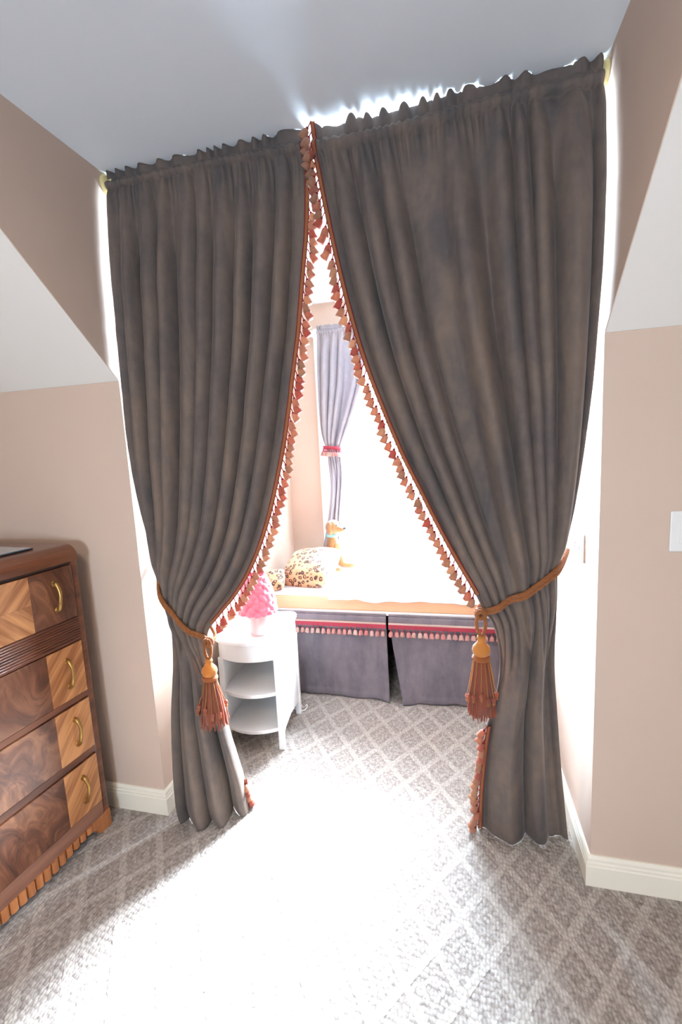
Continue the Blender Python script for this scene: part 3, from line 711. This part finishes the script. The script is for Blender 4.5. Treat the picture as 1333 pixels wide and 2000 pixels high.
# skirts
PALE = [small_tassel(1.12, ('fringe_rose', 'fringe_pink'), 20+i) for i in range(3)]
def skirt(x0, x1, lean0, lean1, seed, label):
    root = empty('bed_skirt', ((x0+x1)/2, BY-.004, 0)); cx = (x0+x1)/2
    rows = []; NZ, NX = 50, 90
    for j in range(NZ+1):
        f = j/NZ; z = .515-(.515-.006)*f; row = []
        for i in range(NX+1):
            u = i/NX; a = x0+lean0*f**1.3; b = x1+lean1*f**1.3; x = a+(b-a)*u
            y = -.010-.012*f+.016*f*noise.noise(Vector((u*4, f*1.5, seed)))+.010*f*noise.noise(Vector((u*11, f*2, seed+4)))-.03*f**3*(sstep(.86, 1, u) if lean1 >= 0 and seed < 40 else sstep(.14, 0, u))
            if f > .93: y -= .004
            row.append((x-cx, y, max(.004, z+.012*f**4*noise.noise(Vector((u*6, 0, seed+9))))))
        rows.append(row)
    ob = MB().grid(rows).build('panel', M['velvet_skirt'], root, True); so = ob.modifiers.new('thickness', 'SOLIDIFY'); so.thickness = .003
    mb = MB(); vr = []
    for j in range(9):
        f = j/8; vr.append([(x0+(x1-x0)*i/60-cx, -.020-.006*f+.003*math.sin(i*.5)*f, .505-.075*f) for i in range(61)])
    o2 = MB().grid(vr).build('valance', M['velvet_skirt'], root, True); so = o2.modifiers.new('thickness', 'SOLIDIFY'); so.thickness = .004
    for z0, z1, m, y in ((.462, .472, 'cream_braid', -.029), (.440, .462, 'fringe_rose', -.030)):
        MB().box(x0-cx, x1-cx, y, y+.006, z0, z1).build('braid', M[m], root, False, .001)
    n = int((x1-x0)/.0315)
    for i in range(n):
        x = x0+(x1-x0)*(i+.5)/n-cx; hang(PALE[i % 3], root, (x, -.031, .445), (random.uniform(-.06, .06), -.12, -1))
    tag(root, label, 'bed skirt', 'velvet skirts on the window seat'); return root
skirt(wsx0+.004, -.006, 0, .010, 31, 'mauve velvet bed skirt with tasselled valance nearest the white table')
skirt(.008, wsx1-.004, .075, 0, 47, 'mauve velvet bed skirt with tasselled valance behind the right tassel')
# mattress
mt = tag(MB().box(wsx0+.01, wsx1-.01, BY+.012, YW-.052, .586, .622).build('mattress', M['linen'], None, False, .018, 4), 'thin white mattress on the window seat under the duvet', 'mattress')
def duvet():
    x0, x1, y0, y1 = -.34, wsx1-.015, BY-.012, YW-.053; NX, NY = 150, 90; rows = []
    for j in range(NY+1):
        v = j/NY; row = []
        for i in range(NX+1):
            u = i/NX; x = x0+(x1-x0)*u; front = .020*noise.noise(Vector((x*6, 1, 3)))+.012*noise.noise(Vector((x*16, 5, 3)))
            y = y0+front*(1-v)**4+(y1-y0)*v
            ed = min(1, u/.06)*min(1, (1-u)/.04)*min(1, (1-v)/.10); top = .646*(ed**.4)+.626*(1-ed**.4)
            z = top+.012*noise.noise(Vector((x*5, y*6, 1)))+.012*abs(noise.noise(Vector((x*13, y*15, 2))))+.004*noise.noise(Vector((x*40, y*40, 4)))
            if v < .12: 
                t = 1-v/.12; z = z*(1-t**2)+(.588+.012*noise.noise(Vector((x*8, 2, 7))))*t**2; y = y+.006*(1-t)
            row.append((x, y, max(z, .626) if v >= .12 else z))
        rows.append(row)
    mb = MB().grid(rows); o = mb.build('duvet', M['linen'], None, True); so = o.modifiers.new('thickness', 'SOLIDIFY'); so.thickness = .006; so.offset = 1
    return tag(o, 'rumpled white duvet spread over the window seat below the window', 'bedding')
duvet()
def pillow(name, c, size, rot, label, cat='pillow'):
    a, b, th = size; rows = []; n = 48
    mb = MB()
    for sgn in (1, -1):
        rows = []
        for j in range(n+1):
            v = -1+2*j/n; row = []
            for i in range(n+1):
                u = -1+2*i/n; e = max(0, (1-u**4))*max(0, (1-v**4)); pin = 1-.07*(u*u*v*v)
                sx = u*a*pin*(1-.06*(1-abs(v))**2*0); sy = v*b*pin
                z = sgn*th*(e**.55)*(1+.10*noise.noise(Vector((u*2.2, v*2.2, sgn+c[0]*9))))
                row.append((sx, sy, z))
            rows.append(row)
        mb.grid(rows)
    me = mb.mesh(name, M['leopard'], True)
    bm = bmesh.new(); bm.from_mesh(me); bmesh.ops.remove_doubles(bm, verts=bm.verts, dist=.0006); bmesh.ops.recalc_face_normals(bm, faces=bm.faces); bm.to_mesh(me); bm.free()
    me.polygons.foreach_set('use_smooth', [True]*len(me.polygons))
    o = place(name, me); o.location = c; o.rotation_euler = rot; tag(o, label, cat, 'leopard print pillows'); return o
pillow('leopard_pillow', (-.525, 1.25, .707), (.180, .165, .075), (math.radians(28), math.radians(-6), math.radians(-12)), 'large leopard print pillow beside the plush dog on the bed')
pillow('leopard_pillow', (-.702, 1.075, .672), (.066, .080, .040), (math.radians(28), math.radians(-10), math.radians(10)), 'small leopard print pillow just behind the pink lamp')

# plush dog, plain and generic: sits by the window curtain
def plush():
    root = empty('plush_dog', (-.435, 1.50, .646), math.radians(20)); tag(root, 'sitting golden plush toy dog with blue collar in the window corner', 'plush toy'); root.scale = (1.25, 1.25, 1.25)
    mb = MB()
    for c, r in (((0, 0, .07), (.048, .050, .068)), ((0, -.006, .12), (.038, .038, .06)), ((0, -.008, .17), (.026, .026, .04)), ((.004, -.012, .225), (.042, .044, .042)), ((.030, -.030, .215), (.030, .026, .022)), ((.048, -.040, .214), (.018, .018, .016)),
                 ((.035, -.025, .045), (.026, .030, .040)), ((.062, -.045, .022), (.040, .024, .020)), ((-.030, -.050, .040), (.026, .032, .038)), ((-.004, -.088, .020), (.030, .036, .018)), ((.095, -.056, .018), (.020, .022, .017)), ((.014, -.118, .018), (.020, .020, .016))):
        mb.ball(c, r, 20, 14)
    for i in range(8):
        f = i/7; mb.ball((-.045-.085*f, .010, .045+.015*math.sin(f*4)+.03*f*f), .014-.003*f, 10, 8)
    b = mb.build('body', M['plush'], root, True)
    rm = b.modifiers.new('fuse', 'REMESH'); rm.mode = 'VOXEL'; rm.voxel_size = .006; rm.use_smooth_shade = True
    sm = b.modifiers.new('soften', 'SMOOTH'); sm.factor = .6; sm.iterations = 6
    for s in (-1, 1): MB().ball((-.006+.010*s, -.012+s*.040*.7-.004, .222), (.016, .011, .036), 14, 10).build('ear', M['plush'], root, True)
    MB().ball((.064, -.050, .222), (.010, .010, .008), 12, 8).build('nose', M['plush_dark'], root, True)
    for s in (-1, 1): MB().ball((.030+s*.010, -.045+s*.018+.004, .243), .005, 10, 7).build('eye', M['plush_dark'], root, True)
    MB().ball((.020, -.038, .100), (.022, .016, .045), 14, 10).build('chest_patch', M['plush_pale'], root, True)
    MB().lathe([(.029, -.008), (.033, -.007), (.033, .007), (.029, .008)], 24, (.001, -.009, .183)).build('collar', M['ribbon'], root, True)
plush()

# ------------------------------------------------------------------ curtain at the window
YC = 1.615
WO_up = [(-.499, YC, 2.215), (-.509, YC, 2.066), (-.514, YC, 1.863), (-.508, YC, 1.587), (-.472, YC, 1.445)]
WI_up = [(-.150, YC, 2.215), (-.175, YC, 1.969), (-.217, YC, 1.807), (-.3, YC, 1.609), (-.376, YC, 1.458)]
WO_dn = [(-.472, YC, 1.445), (-.463, YC, 1.195), (-.484, YC, 1.014), (-.530, YC, .80), (-.56, YC, .70)]
WI_dn = [(-.376, YC, 1.458), (-.364, YC, 1.263), (-.391, YC, 1.012), (-.402, YC, .80), (-.385, YC, .70)]
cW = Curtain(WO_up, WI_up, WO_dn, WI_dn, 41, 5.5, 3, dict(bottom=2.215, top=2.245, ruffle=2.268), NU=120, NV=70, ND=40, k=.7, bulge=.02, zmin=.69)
rw = tag(empty('window_curtain', (-.48, YC, .70)), 'small grey curtain coloured pale for window bloom, tied at the left of the bright window', 'curtain')
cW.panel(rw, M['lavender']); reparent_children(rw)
wr = tag(empty('window_curtain_rod', (0, YC, 2.232)), 'slim white curtain rod above the bright window', 'curtain rod')
MB().tube([(-.55, 0, 0), (.55, 0, 0)], .006, 8).build('pole', M['white_wood'], wr, True)
for x in (-.545, .545): MB().box(x-.006, x+.006, -.006, .066, -.018, .018).build('bracket', M['white_wood'], wr, False, .002)
tw = tag(empty('curtain_tie_band', (-.42, YC, 1.45)), 'red fringed tie band around the small window curtain', 'tieback')
row = cW.rows[cW.tie]; O, I = row[2], row[3]; band = []
for i in range(29):
    a = 2*PI*i/28; x = (O.x+I.x)/2-.004+math.cos(a)*.064; y = YC-.020+math.sin(a)*.042; z = 1.455-.09*(x-O.x)*1.0+.01; band.append(Vector((x-tw.location.x, y-tw.location.y, z-tw.location.z)))
mb = MB(); mb.grid([[p+Vector((0, 0, .012)) for p in band], [p+Vector((0, 0, -.012)) for p in band]]); bo = mb.build('band', M['fringe_rose'], tw, True); so = bo.modifiers.new('thickness', 'SOLIDIFY'); so.thickness = .003
for i in range(28):
    p = band[i]; 
    if p.y < .010: hang(PALE[i % 3], tw, p+Vector((0, -.002, -.008)), (p.x*1.5, p.y*1.5-.1, -1))
